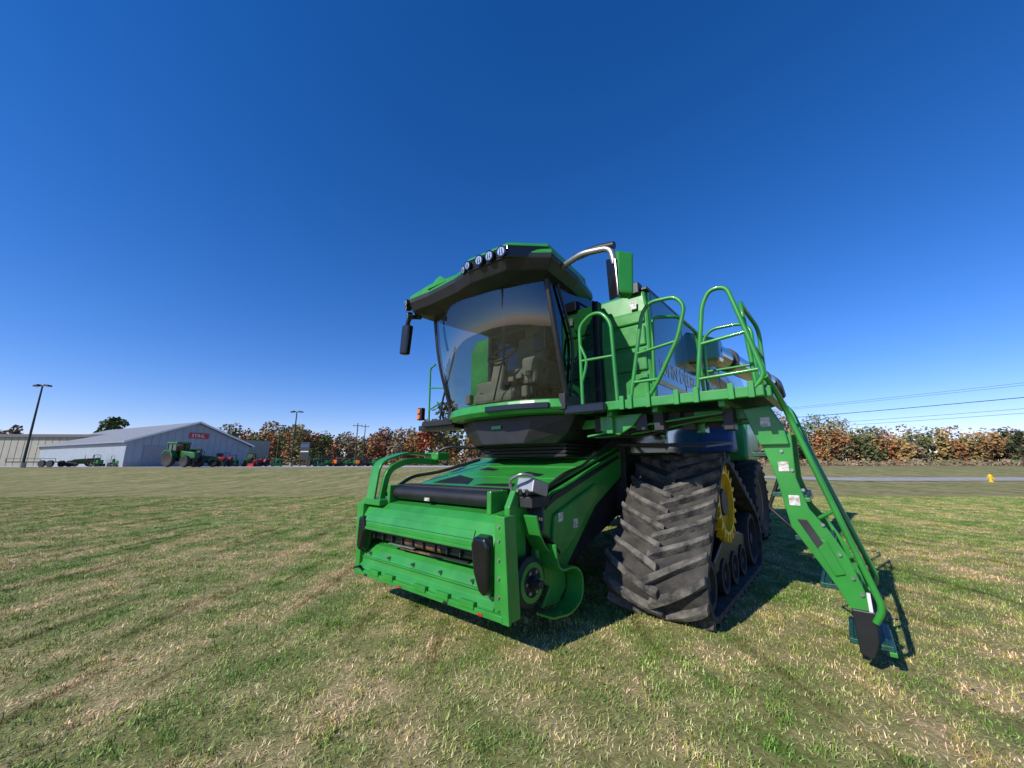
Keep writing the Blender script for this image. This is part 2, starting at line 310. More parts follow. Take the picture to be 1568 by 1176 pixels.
def lamp(nm,c,yaw,r=.045):
    d=Vector((math.sin(yaw),-math.cos(yaw),-.15)).normalized();c=Vector(c)
    cyl('lamp_housing_'+nm,c-d*.03,c+d*.03,r*1.25,BLACKG,P,seg=20)
    cyl('lamp_lens_'+nm,c+d*.01,c+d*.032,r*.9,LAMP,P,seg=20)
    s=d.cross(Vector((0,0,1))).normalized()
    for q in (-1,1): cyl('lamp_bar_%s_%d'%(nm,q),c+d*.035+s*r*.3*q-Vector((0,0,r*.7)),c+d*.035+s*r*.3*q+Vector((0,0,r*.7)),r*.07,BLACK,P,seg=6)
for k,(x,y,w) in enumerate([(.13,.29,-.3),(.23,.255,-.1),(.40,.255,0),(.54,.262,0),(.69,.275,.1)]): lamp('c%d'%k,(x,y,3.482),w,.038 if k<2 else .047)
for k,(x,y,z,w) in enumerate([(-1.08,.40,3.41,-.3),(-1.0,.34,3.43,-.2),(-1.06,.42,3.30,-.4)]): lamp('o%d'%k,(x,y,z),w,.036)
tube('antenna',[(.5,1.2,3.6),(.5,1.2,3.74)],.006,BLACK,P)
# --- mirrors
tube('mirror_arm_right',[(.95,.85,3.42),(1.3,.78,3.46),(1.60,.80,3.42),(1.64,.80,3.2)],.032,STEEL,P,.08)
tube('mirror_arm_right_cover',[(1.2,.81,3.465),(1.45,.80,3.465),(1.64,.8,3.43)],.037,BLACK,P,.05)
loft('mirror_right_shell',[[(1.66,.74,2.92),(1.78,.86,2.92),(1.78,.92,3.36),(1.66,.80,3.38)],[(1.56,.82,2.92),(1.68,.96,2.92),(1.66,1.0,3.36),(1.56,.88,3.38)]],GREEN,P,.025)
loft('mirror_right_face',[[(1.56,.79,2.88),(1.68,.74,2.88),(1.66,.76,3.28),(1.54,.80,3.32)],[(1.57,.83,2.90),(1.68,.80,2.90),(1.66,.82,3.28),(1.55,.85,3.32)]],BLACKG,P,.015)
tube('mirror_arm_left',[(-1.0,.55,3.30),(-1.15,.48,3.32),(-1.22,.5,3.22)],.03,BLACK,P,.06)
hexa('mirror_left',[(-1.29,.44,2.82),(-1.20,.48,2.82),(-1.20,.56,2.82),(-1.29,.54,2.82),(-1.26,.44,3.22),(-1.15,.48,3.22),(-1.15,.56,3.22),(-1.26,.54,3.22)],BLACKG,P,.02)
# --- tank and body
loft('grain_tank_front',[[(-1.5,1.95,2.05),(1.5,1.95,2.05),(1.5,2.3,2.05),(-1.5,2.3,2.05)],[(-1.5,1.95,3.2),(1.5,1.95,3.2),(1.5,2.3,3.2),(-1.5,2.3,3.2)],[(-1.42,1.98,3.40),(1.46,1.98,3.46),(1.46,2.3,3.46),(-1.42,2.3,3.40)]],GREEN,P,.03)
for k,(z0,z1,x0) in enumerate([(2.12,2.42,.98),(2.46,2.72,.98),(2.76,3.0,1.0),(3.04,3.18,1.0)]):
    box('tank_panel_%d'%k,(x0,1.92,z0),(1.46,1.96,z1),GREEN,P,.018)
loft('cab_side_fairing',[[(.93,1.9,2.05),(1.06,1.92,2.05),(1.06,1.95,2.05),(.93,1.95,2.05)],[(.93,1.86,2.8),(1.08,1.88,2.8),(1.08,1.95,2.8),(.93,1.95,2.8)],[(.93,1.88,3.15),(1.0,1.9,3.15),(1.0,1.95,3.15),(.93,1.95,3.15)]],GREEN,P,.02)
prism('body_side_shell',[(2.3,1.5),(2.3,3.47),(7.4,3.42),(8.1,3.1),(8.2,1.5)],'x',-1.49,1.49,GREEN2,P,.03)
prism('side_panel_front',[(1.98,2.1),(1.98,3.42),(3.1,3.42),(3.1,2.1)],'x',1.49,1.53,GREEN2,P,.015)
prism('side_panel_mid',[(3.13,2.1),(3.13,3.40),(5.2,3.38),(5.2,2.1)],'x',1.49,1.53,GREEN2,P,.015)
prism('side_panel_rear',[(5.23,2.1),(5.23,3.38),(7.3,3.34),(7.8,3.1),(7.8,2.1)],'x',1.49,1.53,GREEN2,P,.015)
box('side_stripe',(1.532,2.05,2.30),(1.537,7.6,2.36),YEL,P,0)
box('tank_rim',(1.38,1.98,3.46),(1.5,7.0,3.50),BLACK,P,.01)
box('tank_latch',(1.25,1.92,3.42),(1.42,2.05,3.56),BLACK,P,.01)
tube('tank_rail',[(1.3,2.0,3.5),(1.3,2.05,3.6),(1.3,2.5,3.6),(1.3,2.5,3.5)],.015,BLACK,P,.03)
box('tank_label',(1.30,1.915,3.22),(1.38,1.919,3.32),LABEL,P,0)
def text(name,body,loc,rot,size,m,par,ext=.002):
    t=bpy.data.curves.new(name,'FONT');t.body=body;t.size=size;t.extrude=ext;t.materials.append(m)
    o=bpy.data.objects.new(name,t);sc.collection.objects.link(o);o.location=loc;o.rotation_euler=rot;o.parent=par;return o
text('side_lettering','JOHN DEERE',(1.533,2.12,2.44),(R(90),0,R(90)),.26,WHITE,P)
text('side_model_lettering','X9',(1.533,4.4,2.42),(R(90),0,R(90)),.42,WHITE,P)
# unloading auger
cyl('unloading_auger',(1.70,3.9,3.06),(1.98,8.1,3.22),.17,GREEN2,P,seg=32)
loft('auger_pivot_housing',[[(1.5,3.3,2.8),(1.5,3.3,3.3),(1.5,4.0,3.3),(1.5,4.0,2.8)],[(1.85,3.75,2.88),(1.85,3.75,3.22),(1.87,4.0,3.24),(1.87,4.0,2.88)]],GREEN2,P,.05)
cyl('auger_collar',(1.76,4.6,3.085),(1.77,4.75,3.09),.19,BLACK,P,seg=32)
cyl('auger_collar_rear',(1.925,7.2,3.19),(1.93,7.26,3.193),.185,BLACK,P,seg=32)
tube('auger_spout',[(1.97,7.9,3.21),(2.02,8.3,3.18),(2.04,8.5,2.95)],.19,BLACK,P,.2,16)
# chassis
box('chassis_core',(-1.0,2.2,.85),(1.0,6.8,2.05),DARK,P)
box('front_axle',(-1.95,2.45,.75),(1.15,2.9,1.1),DARK,P)
box('front_axle_right',(1.0,2.45,.8),(1.5,2.9,1.1),DARK,P)
prism('side_shield_rear',[(4.4,1.3),(4.2,2.05),(8.0,2.05),(8.0,1.5),(7.6,1.2)],'x',1.35,1.5,GREEN2,P,.03)
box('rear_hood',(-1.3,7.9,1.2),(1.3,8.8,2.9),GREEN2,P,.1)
prism('rear_service_panel',[(4.2,1.45),(4.3,2.0),(5.2,2.15),(5.2,1.45)],'x',1.55,2.0,GREEN,P,.05)
prism('blue_wheel_cover',[(3.7,1.55),(3.8,1.85),(4.0,1.95),(4.1,1.55)],'x',1.3,1.9,BLUE,P,.05)
box('rear_axle',(-1.6,6.35,.6),(1.6,6.65,.9),DARK,P)
# --- platform
PZ=1.98
prism('deck',[(.98,1.15),(2.62,1.12),(2.66,2.0),(2.4,2.5),(1.52,2.5),(1.5,1.94),(.98,1.9)],'z',PZ-.04,PZ,GRATE,P,.005)
box('deck_front_beam',(1.32,1.09,PZ-.07),(2.64,1.15,PZ+.015),GREEN,P)
box('deck_left_black',(.88,1.02,PZ-.09),(1.34,1.10,PZ+.01),BLACKG,P,.02)
box('deck_outer_beam',(2.62,1.15,PZ-.07),(2.68,2.3,PZ+.015),GREEN,P)
for k,x in enumerate([1.5,1.58,1.75,2.0,2.16,2.42,2.56]): box('deck_post_clamp_%d'%k,(x-.022,1.065,PZ-.08),(x+.022,1.09,PZ+.05),GREEN,P,.005)
box('deck_cross_beam',(.7,1.5,PZ-.2),(2.55,1.56,PZ-.10),GREEN,P)
box('deck_cross_beam_rear',(.7,2.2,PZ-.18),(2.45,2.3,PZ-.05),GREEN,P)
for k,x in enumerate([1.3,1.75,2.3]): box('deck_joist_%d'%k,(x,1.16,PZ-.12),(x+.05,2.4,PZ-.04),GREEN,P)
prism('deck_bracket',[(1.15,PZ-.1),(1.6,PZ-.1),(1.5,PZ-.22),(1.35,PZ-.3),(1.15,PZ-.25)],'y',1.3,1.34,GREEN,P)
rr_=random.Random(3)
for k in range(16):
    x=1.05+.095*k;y=1.25+rr_.uniform(0,.5);h=rr_.uniform(.06,.16)
    box('under_box_%d'%k,(x,y,PZ-.14-h),(x+rr_.uniform(.05,.12),y+.15,PZ-.1),[DARK,BLACK,GREEN,DARK][k%4],P,.006)
for k in range(4): tube('under_tube_%d'%k,[(1.0,1.3+.08*k,PZ-.3),(1.5,1.35+.05*k,PZ-.22-.03*k),(2.3,1.3+.1*k,PZ-.15)],.012,[GREEN,BLACK][k%2],P)
loft('track_fender',[[(1.05,1.9,1.60),(2.0,1.9,1.56),(2.0,1.9,1.58),(1.05,1.9,1.63)],[(1.05,3.2,1.68),(2.0,3.2,1.64),(2.0,3.2,1.67),(1.05,3.2,1.71)]],DARK,P)
r=.019
tube('rail_a',[(1.08,1.08,PZ),(1.06,1.1,2.84),(1.20,1.1,2.94),(1.32,1.1,2.93),(1.42,1.1,2.8),(1.44,1.12,PZ)],r,GREEN,P,.12)
tube('rail_a_low',[(1.07,1.09,2.2),(1.12,1.09,2.35),(1.14,1.09,2.45),(1.07,1.09,2.62)],r*.8,GREEN,P)
tube('rail_a_mid',[(1.07,1.09,2.45),(1.43,1.11,2.45)],r*.8,GREEN,P)
tube('rail_b',[(1.57,1.1,PZ-.05),(1.74,1.1,2.80),(1.82,1.1,2.90),(2.06,1.1,2.89),(2.13,1.1,2.78),(2.05,1.1,2.5),(1.84,1.1,2.12),(1.74,1.1,PZ)],r,GREEN,P,.08)
tube('rail_b_post',[(1.66,1.5,PZ),(1.70,1.5,2.9),(1.9,1.7,2.92),(1.92,2.3,2.9),(1.92,2.4,PZ)],r,GREEN,P,.08)
tube('rail_b_mid',[(1.66,1.1,2.42),(2.03,1.1,2.47)],r*.8,GREEN,P)
tube('rail_b_low',[(1.60,1.1,2.15),(1.86,1.1,2.15)],r*.8,GREEN,P)
tube('rail_c',[(2.16,1.1,PZ-.05),(2.27,1.1,2.74),(2.34,1.1,2.87),(2.47,1.1,2.86),(2.53,1.1,2.62),(2.66,1.1,2.06),(2.55,1.1,PZ-.03)],r,GREEN,P,.08)
tube('rail_c_mid',[(2.22,1.1,2.40),(2.58,1.1,2.44)],r*.8,GREEN,P)
tube('rail_c_low',[(2.18,1.1,2.1),(2.62,1.1,2.12)],r*.8,GREEN,P)
tube('rail_d',[(2.55,2.1,PZ),(2.55,2.1,2.74),(2.5,1.9,2.85),(2.5,1.5,2.85),(2.52,1.4,2.74),(2.56,1.4,PZ)],r,GREEN,P,.1)
tube('rail_d_mid',[(2.55,2.1,2.45),(2.55,1.4,2.45)],r*.8,GREEN,P)
tube('rail_e',[(1.95,2.45,PZ),(1.95,2.45,2.85),(2.05,2.45,2.95),(2.35,2.45,2.95),(2.45,2.4,2.85),(2.45,2.4,PZ)],r,GREEN,P,.1)
tube('rail_e_mid',[(1.95,2.45,2.45),(2.45,2.4,2.45)],r*.8,GREEN,P)
# --- ladder
def lx(z): return 2.58+(1.64-z)/(1.64-.45)*.42
SO=[(2.50,1.66),(2.74,1.66),(2.73,1.29),(2.784,1.06),(2.88,.92),(2.97,.74),(3.03,.52),(3.06,.36),(2.95,.36),(2.883,.52),(2.76,.74),(2.655,.92),(2.635,1.06),(2.60,1.29)]
for nm,y0 in (('near',1.48),('far',2.0)):
    prism('ladder_stringer_'+nm,SO,'y',y0,y0+.022,GREEN,P,.006)
prism('ladder_gusset',[(2.77,.86),(2.86,.84),(2.94,.62),(2.88,.6)],'y',1.465,1.48,GREEN,P,.005)
prism('ladder_slot',[(2.70,.98),(2.76,.98),(2.84,.82),(2.80,.78)],'y',1.462,1.47,DARK,P,.004)
prism('ladder_hinge_plate',[(2.42,1.86),(2.62,1.88),(2.70,1.70),(2.72,1.55),(2.52,1.55)],'y',1.44,1.475,GREEN,P,.01)
prism('ladder_hinge_black',[(2.58,1.72),(2.66,1.72),(2.70,1.48),(2.66,1.36),(2.60,1.50)],'y',1.50,1.56,BLACK,P,.01)
prism('ladder_foot',[(2.94,.40),(3.07,.40),(3.06,.2),(3.02,.10),(2.95,.12)],'y',1.46,1.50,BLACK,P)
prism('ladder_foot_far',[(2.94,.40),(3.07,.40),(3.06,.2),(3.02,.10),(2.95,.12)],'y',1.98,2.03,BLACK,P)
for k,z in enumerate([.16,.50,.82,1.14,1.46]):
    x=lx(z)
    box('ladder_step_%d'%k,(x-.20,1.5,z),(x+.03,2.0,z+.035),GRATE,P,.004)
    for j in range(5): box('step_tread_%d_%d'%(k,j),(x-.19+.045*j,1.51,z+.035),(x-.175+.045*j,1.99,z+.045),GRATE,P,0)
    box('step_nose_%d'%k,(x+.0,1.5,z-.03),(x+.04,2.0,z),GREEN,P,.004)
tube('handrail_near',[(2.66,1.1,2.06),(2.70,1.25,1.96),(2.74,1.43,1.80),(3.11,1.43,.44),(3.06,1.45,.34)],.021,GREEN,P,.1)
tube('handrail_standoff',[(2.93,1.43,1.06),(2.84,1.47,1.0)],.014,GREEN,P)
tube('handrail_far',[(2.60,2.1,2.0),(2.72,2.1,1.9),(2.82,2.06,1.5),(3.12,2.06,.5),(3.05,2.04,.4)],.021,GREEN,P,.1)
tube('ladder_strut',[(2.70,1.5,1.5),(2.52,1.52,1.05),(2.62,1.5,.95),(2.80,1.5,.75)],.014,BLACK,P,.03)
for k,(x,z,s) in enumerate([(2.66,1.34,.07),(2.70,1.08,.07),(2.58,1.70,.07)]): box('ladder_label_%d'%k,(x-s/2,1.434 if k==2 else 1.474,z),(x+s/2,1.437 if k==2 else 1.477,z+s*1.1),LABEL,P,0)
for k,z in enumerate([.42,.5,.6,.75,.95,1.2,1.35,1.5]): cyl('ladder_bolt_%d'%k,(lx(z)+.03,1.465,z),(lx(z)+.03,1.48,z),.012,STEEL,P,seg=8)
box('ladder_reflector',(3.035,1.455,.40),(3.055,1.475,.52),WHITE,P,0)
# --- left-hand side small rail + lights
box('left_step',(-1.75,1.15,1.88),(-.95,1.45,1.95),BLACK,P)
tube('left_rail',[(-1.70,1.3,1.95),(-1.72,1.3,2.86),(-1.60,1.3,2.9)],.015,GREEN,P,.05)
tube('left_rail_b',[(-1.45,1.3,1.95),(-1.40,1.3,2.3),(-1.20,1.3,2.9),(-1.15,1.3,3.1)],.015,BLACK,P,.05)
tube('left_rail_c',[(-1.72,1.3,2.55),(-1.35,1.3,2.5)],.012,GREEN,P,.05)
tube('left_rail_d',[(-1.72,1.3,2.2),(-1.40,1.3,2.3)],.012,GREEN,P,.05)
box('left_signal_lamp',(-1.66,1.05,2.02),(-1.56,1.12,2.20),BLACK,P,.01)
for k in (0,1): cyl('signal_lens_%d'%k,(-1.61,1.035,2.065+.085*k),(-1.61,1.055,2.065+.085*k),.034,ORANGE,P,seg=16)
box('left_lower_bracket',(-1.6,1.1,1.92),(-.95,1.2,2.0),BLACK,P,.01)

# --- tracks
def hullpath(circs):
    pts=[]
    for cy,cz,rr in circs:
        for i in range(96): a=2*math.pi*i/96;pts.append((cy+rr*math.cos(a),cz+rr*math.sin(a)))
    pts=sorted(set(pts))
    def half(p):
        h=[]
        for q in p:
            while len(h)>1 and (h[-1][0]-h[-2][0])*(q[1]-h[-2][1])-(h[-1][1]-h[-2][1])*(q[0]-h[-2][0])<=0: h.pop()
            h.append(q)
        return h
    h=half(pts)[:-1]+half(pts[::-1])[:-1]
    L=[0]
    for i in range(len(h)):
        a=h[i];b=h[(i+1)%len(h)];L.append(L[-1]+math.hypot(b[0]-a[0],b[1]-a[1]))
    T=L[-1]
    import bisect
    def at(s):
        s%=T
        i=min(bisect.bisect_right(L,s)-1,len(h)-1);a=h[i];b=h[(i+1)%len(h)];t=(s-L[i])/max(1e-9,L[i+1]-L[i])
        return (a[0]+(b[0]-a[0])*t,a[1]+(b[1]-a[1])*t)
    return at,T
CIRC=[(1.645,.33,.285),(2.60,.98,.48),(3.85,.43,.385),(2.8,.40,.355)]
def track(xc,w,par,out):
    at,T=hullpath(CIRC);n=160
    def fr(s):
        p=at(s);q=at(s+.012);o=at(s-.012);d=Vector((q[0]-o[0],q[1]-o[1])).normalized()
        return Vector(p),Vector((d.y,-d.x))
    rings=[]
    for i in range(n):
        p,nn=fr(T*i/n);q=p-nn*.05
        rings.append([(xc-w/2,p.x,p.y),(xc+w/2,p.x,p.y),(xc+w/2,q.x,q.y),(xc-w/2,q.x,q.y)])
    rings.append(rings[0]);loft('belt',rings,RUBBERB,par,0,40,caps=False)
    vs=[];fs=[];nl=int(T/.20);pitch=T/nl;rj=random.Random(4)
    for k in range(nl):
        for sg in (-1,1):
            s0=k*pitch+(pitch/2 if sg>0 else 0);K=8;b0=len(vs)
            for j in range(K+1):
                t=j/K;x=xc+sg*(w/2*.99*(1-t)-.05*t);s=s0+.27*t**.85
                bw=.024+.010*(1-t)**2+.012*t
                hh0=.068+rj.uniform(-.003,.003)
                for ds,hh in ((-bw*1.25,-.004),(bw*1.25,-.004),(bw*.8,hh0),(-bw*.8,hh0)):
                    p,nn=fr(s+ds);q=p+nn*hh;vs.append((x,q.x,q.y))
            for j in range(K):
                a=b0+j*4
                for e in range(4): fs.append((a+e,a+(e+1)%4,a+4+(e+1)%4,a+4+e))
            fs.append((b0,b0+1,b0+2,b0+3));e=b0+K*4;fs.append((e,e+3,e+2,e+1))
    mobj('tread_lugs',vs,fs,RUBBER,par,.005)
    vs=[];fs=[]
    nt_=int(T/.2)
    for k in range(nt_):
        for xx in (xc-.09,xc+.09):
            b0=len(vs)
            for ds,hh in ((-.05,-.045),(.05,-.045),(.03,-.12),(-.03,-.12)):
                p,nn=fr(k*T/nt_+ds);q=p+nn*hh;vs+= [(xx-.05,q.x,q.y),(xx+.05,q.x,q.y)]
            fs+=[(b0,b0+2,b0+3,b0+1),(b0+2,b0+4,b0+5,b0+3),(b0+4,b0+6,b0+7,b0+5),(b0+6,b0,b0+1,b0+7),(b0,b0+6,b0+4,b0+2),(b0+1,b0+3,b0+5,b0+7)]
    mobj('guide_teeth',vs,fs,RUBBERC,par)
    cy,cz,rr=CIRC[1]
    xo=xc+out*.40
    lathe('drive_wheel',(xc,cy,cz),'x',[(-.36,.0),(-.36,.36),(-.30,.40),(.30,.40),(.36,.36),(.37,.30),(.30,.26),(.28,0)] if out>0 else [(-.28,0),(-.30,.26),(-.37,.30),(-.36,.36),(-.30,.40),(.30,.40),(.36,.36),(.36,0)],DARK,par)
    for k in range(20):
        a=2*math.pi*k/20;c=Vector((xo-out*.02,cy+.385*math.cos(a),cz+.385*math.sin(a)))
        o=box('sprocket_lug_%d'%k,(-.045,-.06,-.02),(.045,.04,.02),YEL,par,.01);o.location=c;o.rotation_euler=(a,0,0)
    lathe('sprocket_ring',(xo,cy,cz),'x',[(-.03,.31),(-.03,.34),(.02,.34),(.02,.31),(-.03,.31)],YEL,par)
    lathe('drive_hub',(xo-out*.08,cy,cz),'x',[(0,.16),(out*.08,.14),(out*.08,0)],DARK,par)
    for nm,(cy,cz,rr) in (('front',CIRC[0]),('rear',CIRC[2])):
        q=rr-.055
        for sd in (-1,1):
            x0=xc+sd*.27
            pr=[(-.15,.0),(-.15,q-.02),(-.12,q),(.12,q),(.15,q-.02),(.15,q-.07),(.08,q-.11),(.08,.08),(.13,.07),(.13,0)]
            lathe('idler_%s_%d'%(nm,sd),(x0,cy,cz),'x',pr if sd>0 else [(-a,b) for a,b in pr[::-1]],RUBBERC,par)
    for k,cy in enumerate((2.32,2.78,3.24)):
        for sd in (-1,1):
            pr=[(-.13,0),(-.13,.17),(.13,.17),(.13,.13),(.09,.11),(.09,.04),(.12,.04),(.12,0)]
            lathe('roller_%d_%d'%(k,sd),(xc+sd*.27,cy,.27),'x',pr if sd>0 else [(-a,b) for a,b in pr[::-1]],RUBBERC,par,seg=28)
    prism('track_frame',[(1.75,.38),(1.75,.5),(2.3,.72),(2.62,1.0),(2.95,.72),(3.9,.5),(3.9,.38),(2.8,.34)],'x',xc+out*.06-.09,xc+out*.06+.09,BLACK,par,.02)
    prism('track_frame_outer',[(2.0,.34),(2.0,.46),(2.4,.60),(3.2,.60),(3.7,.48),(3.7,.34)],'x',xc+out*.34,xc+out*.38,BLACK,par,.02)
RUBBERB=mat('rubber_belt',(.02,.019,.018),.85,scale=7,col2=(.065,.058,.048),bump=.4,bscale=40)
TR=empty('track_right');TR.parent=CH;track(1.565,.93,TR,1)
TL=empty('track_left');TL.parent=CH;track(-1.565,.93,TL,-1)

# --- rear wheels
def tyre(name,c,r,w,par,rim=YEL,lugs=22,rimr=.55):
    rr=r*rimr
    lathe(name+'_tyre',c,'x',[(-w*.36,rr),(-w*.5,r*.72),(-w*.46,r*.92),(-w*.3,r*.97),(w*.3,r*.97),(w*.46,r*.92),(w*.5,r*.72),(w*.36,rr)],RUBBERC,par,48)
    lathe(name+'_rim',c,'x',[(-w*.35,0),(-w*.35,rr*1.02),(w*.35,rr*1.02),(w*.37,rr*.9),(w*.2,rr*.8),(w*.12,rr*.4),(w*.3,rr*.3),(w*.3,0)],rim,par,32)
    if lugs:
        vs=[];fs=[];c=Vector(c)
        for k in range(lugs):
            for sg in (-1,1):
                a0=2*math.pi*(k+(.5 if sg>0 else 0))/lugs;b0=len(vs)
                for t in (0,.5,1):
                    x=sg*w*(.5*(1-t)-.03*t);a=a0+.28*t
                    rb=r*(.86+.1*min(1,t*2))
                    for da,h in ((-.04,0),(.04,0),(.028,r*.055),(-.028,r*.055)):
                        q=rb+h;vs.append(c+Vector((x,q*math.cos(a+da),q*math.sin(a+da))))
                for j in range(2):
                    a_=b0+4*j
                    for e in range(4): fs.append((a_+e,a_+(e+1)%4,a_+4+(e+1)%4,a_+4+e))
                fs.append((b0,b0+1,b0+2,b0+3));e=b0+8;fs.append((e,e+3,e+2,e+1))
        mobj(name+'_lugs',vs,fs,RUBBERC,par)
for s in (-1,1): tyre('rear_wheel_%s'%('l' if s<0 else 'r'),(s*1.55,6.2,.76),.74,.58,CH)

# ------------------------------------------------------------ terrain
def hz(y):
    t=max(0,min(1,(y-20)/28));return .95*t*t*(3-2*t)
ys=[-40,-20,-8,-2,0,2,4,6,8,10,12,15,18]+[20+k*1.0 for k in range(29)]+[52,60,80,120,200,400,900,2500]
xs=[-2500,-800,-300,-150,-100,-70,-50,-35,-25,-18,-12,-8,-4,0,4,8,12,18,25,35,50,70,100,150,300,800,2500]
vs=[(x,y,hz(y)) for y in ys for x in xs];nx=len(xs)
fs=[(j*nx+i,j*nx+i+1,(j+1)*nx+i+1,(j+1)*nx+i) for j in range(len(ys)-1) for i in range(nx-1)]
m,nt,b=newmat('grass_ground');b.inputs['Roughness'].default_value=.9;b.inputs['Specular IOR Level'].default_value=.15
L=nt.links.new;tc=nt.nodes.new('ShaderNodeTexCoord')
def noise(scale,detail=5,vec=None,rough=.6):
    n=nt.nodes.new('ShaderNodeTexNoise');n.inputs['Scale'].default_value=scale;n.inputs['Detail'].default_value=detail;n.inputs['Roughness'].default_value=rough
    L(vec or tc.outputs['Object'],n.inputs['Vector']);return n.outputs['Fac']
def mapped(s):
    mp=nt.nodes.new('ShaderNodeMapping');mp.inputs['Scale'].default_value=s;L(tc.outputs['Object'],mp.inputs['Vector']);return mp.outputs[0]
def ramp(f,els):
    r=nt.nodes.new('ShaderNodeValToRGB')
    while len(r.color_ramp.elements)<len(els): r.color_ramp.elements.new(.5)
    for e,(p,c) in zip(r.color_ramp.elements,els): e.position=p;e.color=(*c,1)
    L(f,r.inputs[0]);return r.outputs[0]
def mixc(f,a,bb,mode='MIX'):
    x=nt.nodes.new('ShaderNodeMix');x.data_type='RGBA';x.blend_type=mode
    if isinstance(f,float): x.inputs[0].default_value=f
    else: L(f,x.inputs[0])
    for s,v in ((6,a),(7,bb)):
        if isinstance(v,tuple): x.inputs[s].default_value=(*v,1)
        else: L(v,x.inputs[s])
    return x.outputs[2]
big=noise(.9,5,mapped((1.6,.3,1)));mid=noise(2.4,5);fine=noise(28,6,None,.75)
c1=ramp(mid,[(.38,(.15,.175,.045)),(.5,(.24,.23,.085)),(.62,(.43,.36,.18))])
c2=ramp(big,[(.40,(.17,.19,.055)),(.60,(.41,.35,.175))])
cc=mixc(.5,c1,c2)
ff=ramp(fine,[(.3,(.45,.45,.42)),(.7,(1.5,1.45,1.35))])
cc=mixc(1.0,cc,ff,'MULTIPLY')
cc=mixc(1.0,cc,ramp(noise(1.3,5,mapped((3.2,.25,1))),[(.34,(.60,.56,.5)),(.44,(1,1,1))]),'MULTIPLY')
sx=nt.nodes.new('ShaderNodeSeparateXYZ');L(tc.outputs['Object'],sx.inputs[0])
mr=nt.nodes.new('ShaderNodeMapRange');mr.inputs[1].default_value=42;mr.inputs[2].default_value=70;L(sx.outputs[1],mr.inputs[0])
cc=mixc(mr.outputs[0],cc,ramp(noise(.25,6),[(.35,(.16,.16,.06)),(.6,(.32,.24,.12))]))
L(cc,b.inputs['Base Color'])
bp=nt.nodes.new('ShaderNodeBump');bp.inputs['Strength'].default_value=.6;bp.inputs['Distance'].default_value=.03;L(fine,bp.inputs['Height']);L(bp.outputs[0],b.inputs['Normal'])
mobj('grass_field',vs,fs,m)
GP=empty('grass')
def blade_mesh(seed):
    rnd=random.Random(seed);vs=[];fs=[];cols=[]
    tufts=[(rnd.uniform(-1,1),rnd.uniform(-1,1)) for _ in range(260)]
    for k in range(13000):
        thatch=rnd.random()<.50
        if thatch or rnd.random()<.35: x=rnd.uniform(-1,1);y=rnd.uniform(-1,1);tf=0
        else:
            q=rnd.choice(tufts);x=q[0]+rnd.gauss(0,.035);y=q[1]+rnd.gauss(0,.035);tf=1
        h=rnd.uniform(.004,.013) if thatch else rnd.uniform(.010,.030+.008*tf)
        a=rnd.uniform(0,6.28);ln=rnd.uniform(.02,.045) if thatch else rnd.uniform(0.2,1.3)*h
        w=rnd.uniform(.0015,.0035);dx,dy=math.cos(a),math.sin(a);px,py=-dy*w,dx*w
        i=len(vs);vs+=[(x-px,y-py,-.001),(x+px,y+py,-.001),(x+px*.7+dx*ln*.4,y+py*.7+dy*ln*.4,h*.65),(x-px*.7+dx*ln*.4,y-py*.7+dy*ln*.4,h*.65),(x+dx*ln,y+dy*ln,h)]
        fs+=[(i,i+1,i+2,i+3),(i+3,i+2,i+4)]
        if not thatch and rnd.random()<(.8 if tf else .35): c=(.20+rnd.random()*.1,.26+rnd.random()*.11,.065)
        else:
            t=rnd.uniform(.6,1.3);c=(.63*t,.54*t,.31*t)
        cols+=[c]*5
    me=bpy.data.meshes.new('grass_patch');me.from_pydata(vs,[],fs)
    at=me.color_attributes.new('Col','FLOAT_COLOR','POINT')
    flat=[]
    for c in cols: flat+=[*c,1]
    at.data.foreach_set('color',flat);me.materials.append(BLADE);return me
BM=[blade_mesh(s) for s in range(4)]
k=0
for yy in range(0,9):
    for xx in range(-13,14):
        X=xx*1.9;Y=1.0+yy*1.9
        if abs(X)>1.45*Y+2.2: continue
        o=bpy.data.objects.new('grass_patch_%d'%k,random.choice(BM));k+=1;sc.collection.objects.link(o);o.parent=GP
        o.location=(X+random.uniform(-.1,.1),Y+random.uniform(-.1,.1),hz(Y));o.rotation_euler=(0,0,random.choice([0,1,2,3])*math.pi/2+random.uniform(-.1,.1))
vs=[];fs=[]
for k in range(50):
    x=random.uniform(-6,7);y=random.uniform(1.2,9);a=random.uniform(0,6.28);s=random.uniform(.012,.03)
    i=len(vs);ca,sa=math.cos(a)*s,math.sin(a)*s
    vs+=[(x+ca,y+sa,.03),(x-sa*.6,y+ca*.6,.035),(x-ca,y-sa,.025),(x+sa*.6,y-ca*.6,.04)];fs.append((i,i+1,i+2,i+3))
mobj('fallen_leaves',vs,fs,mat('dry_leaf',(.5,.40,.12),.7,var=.4,scale=3))

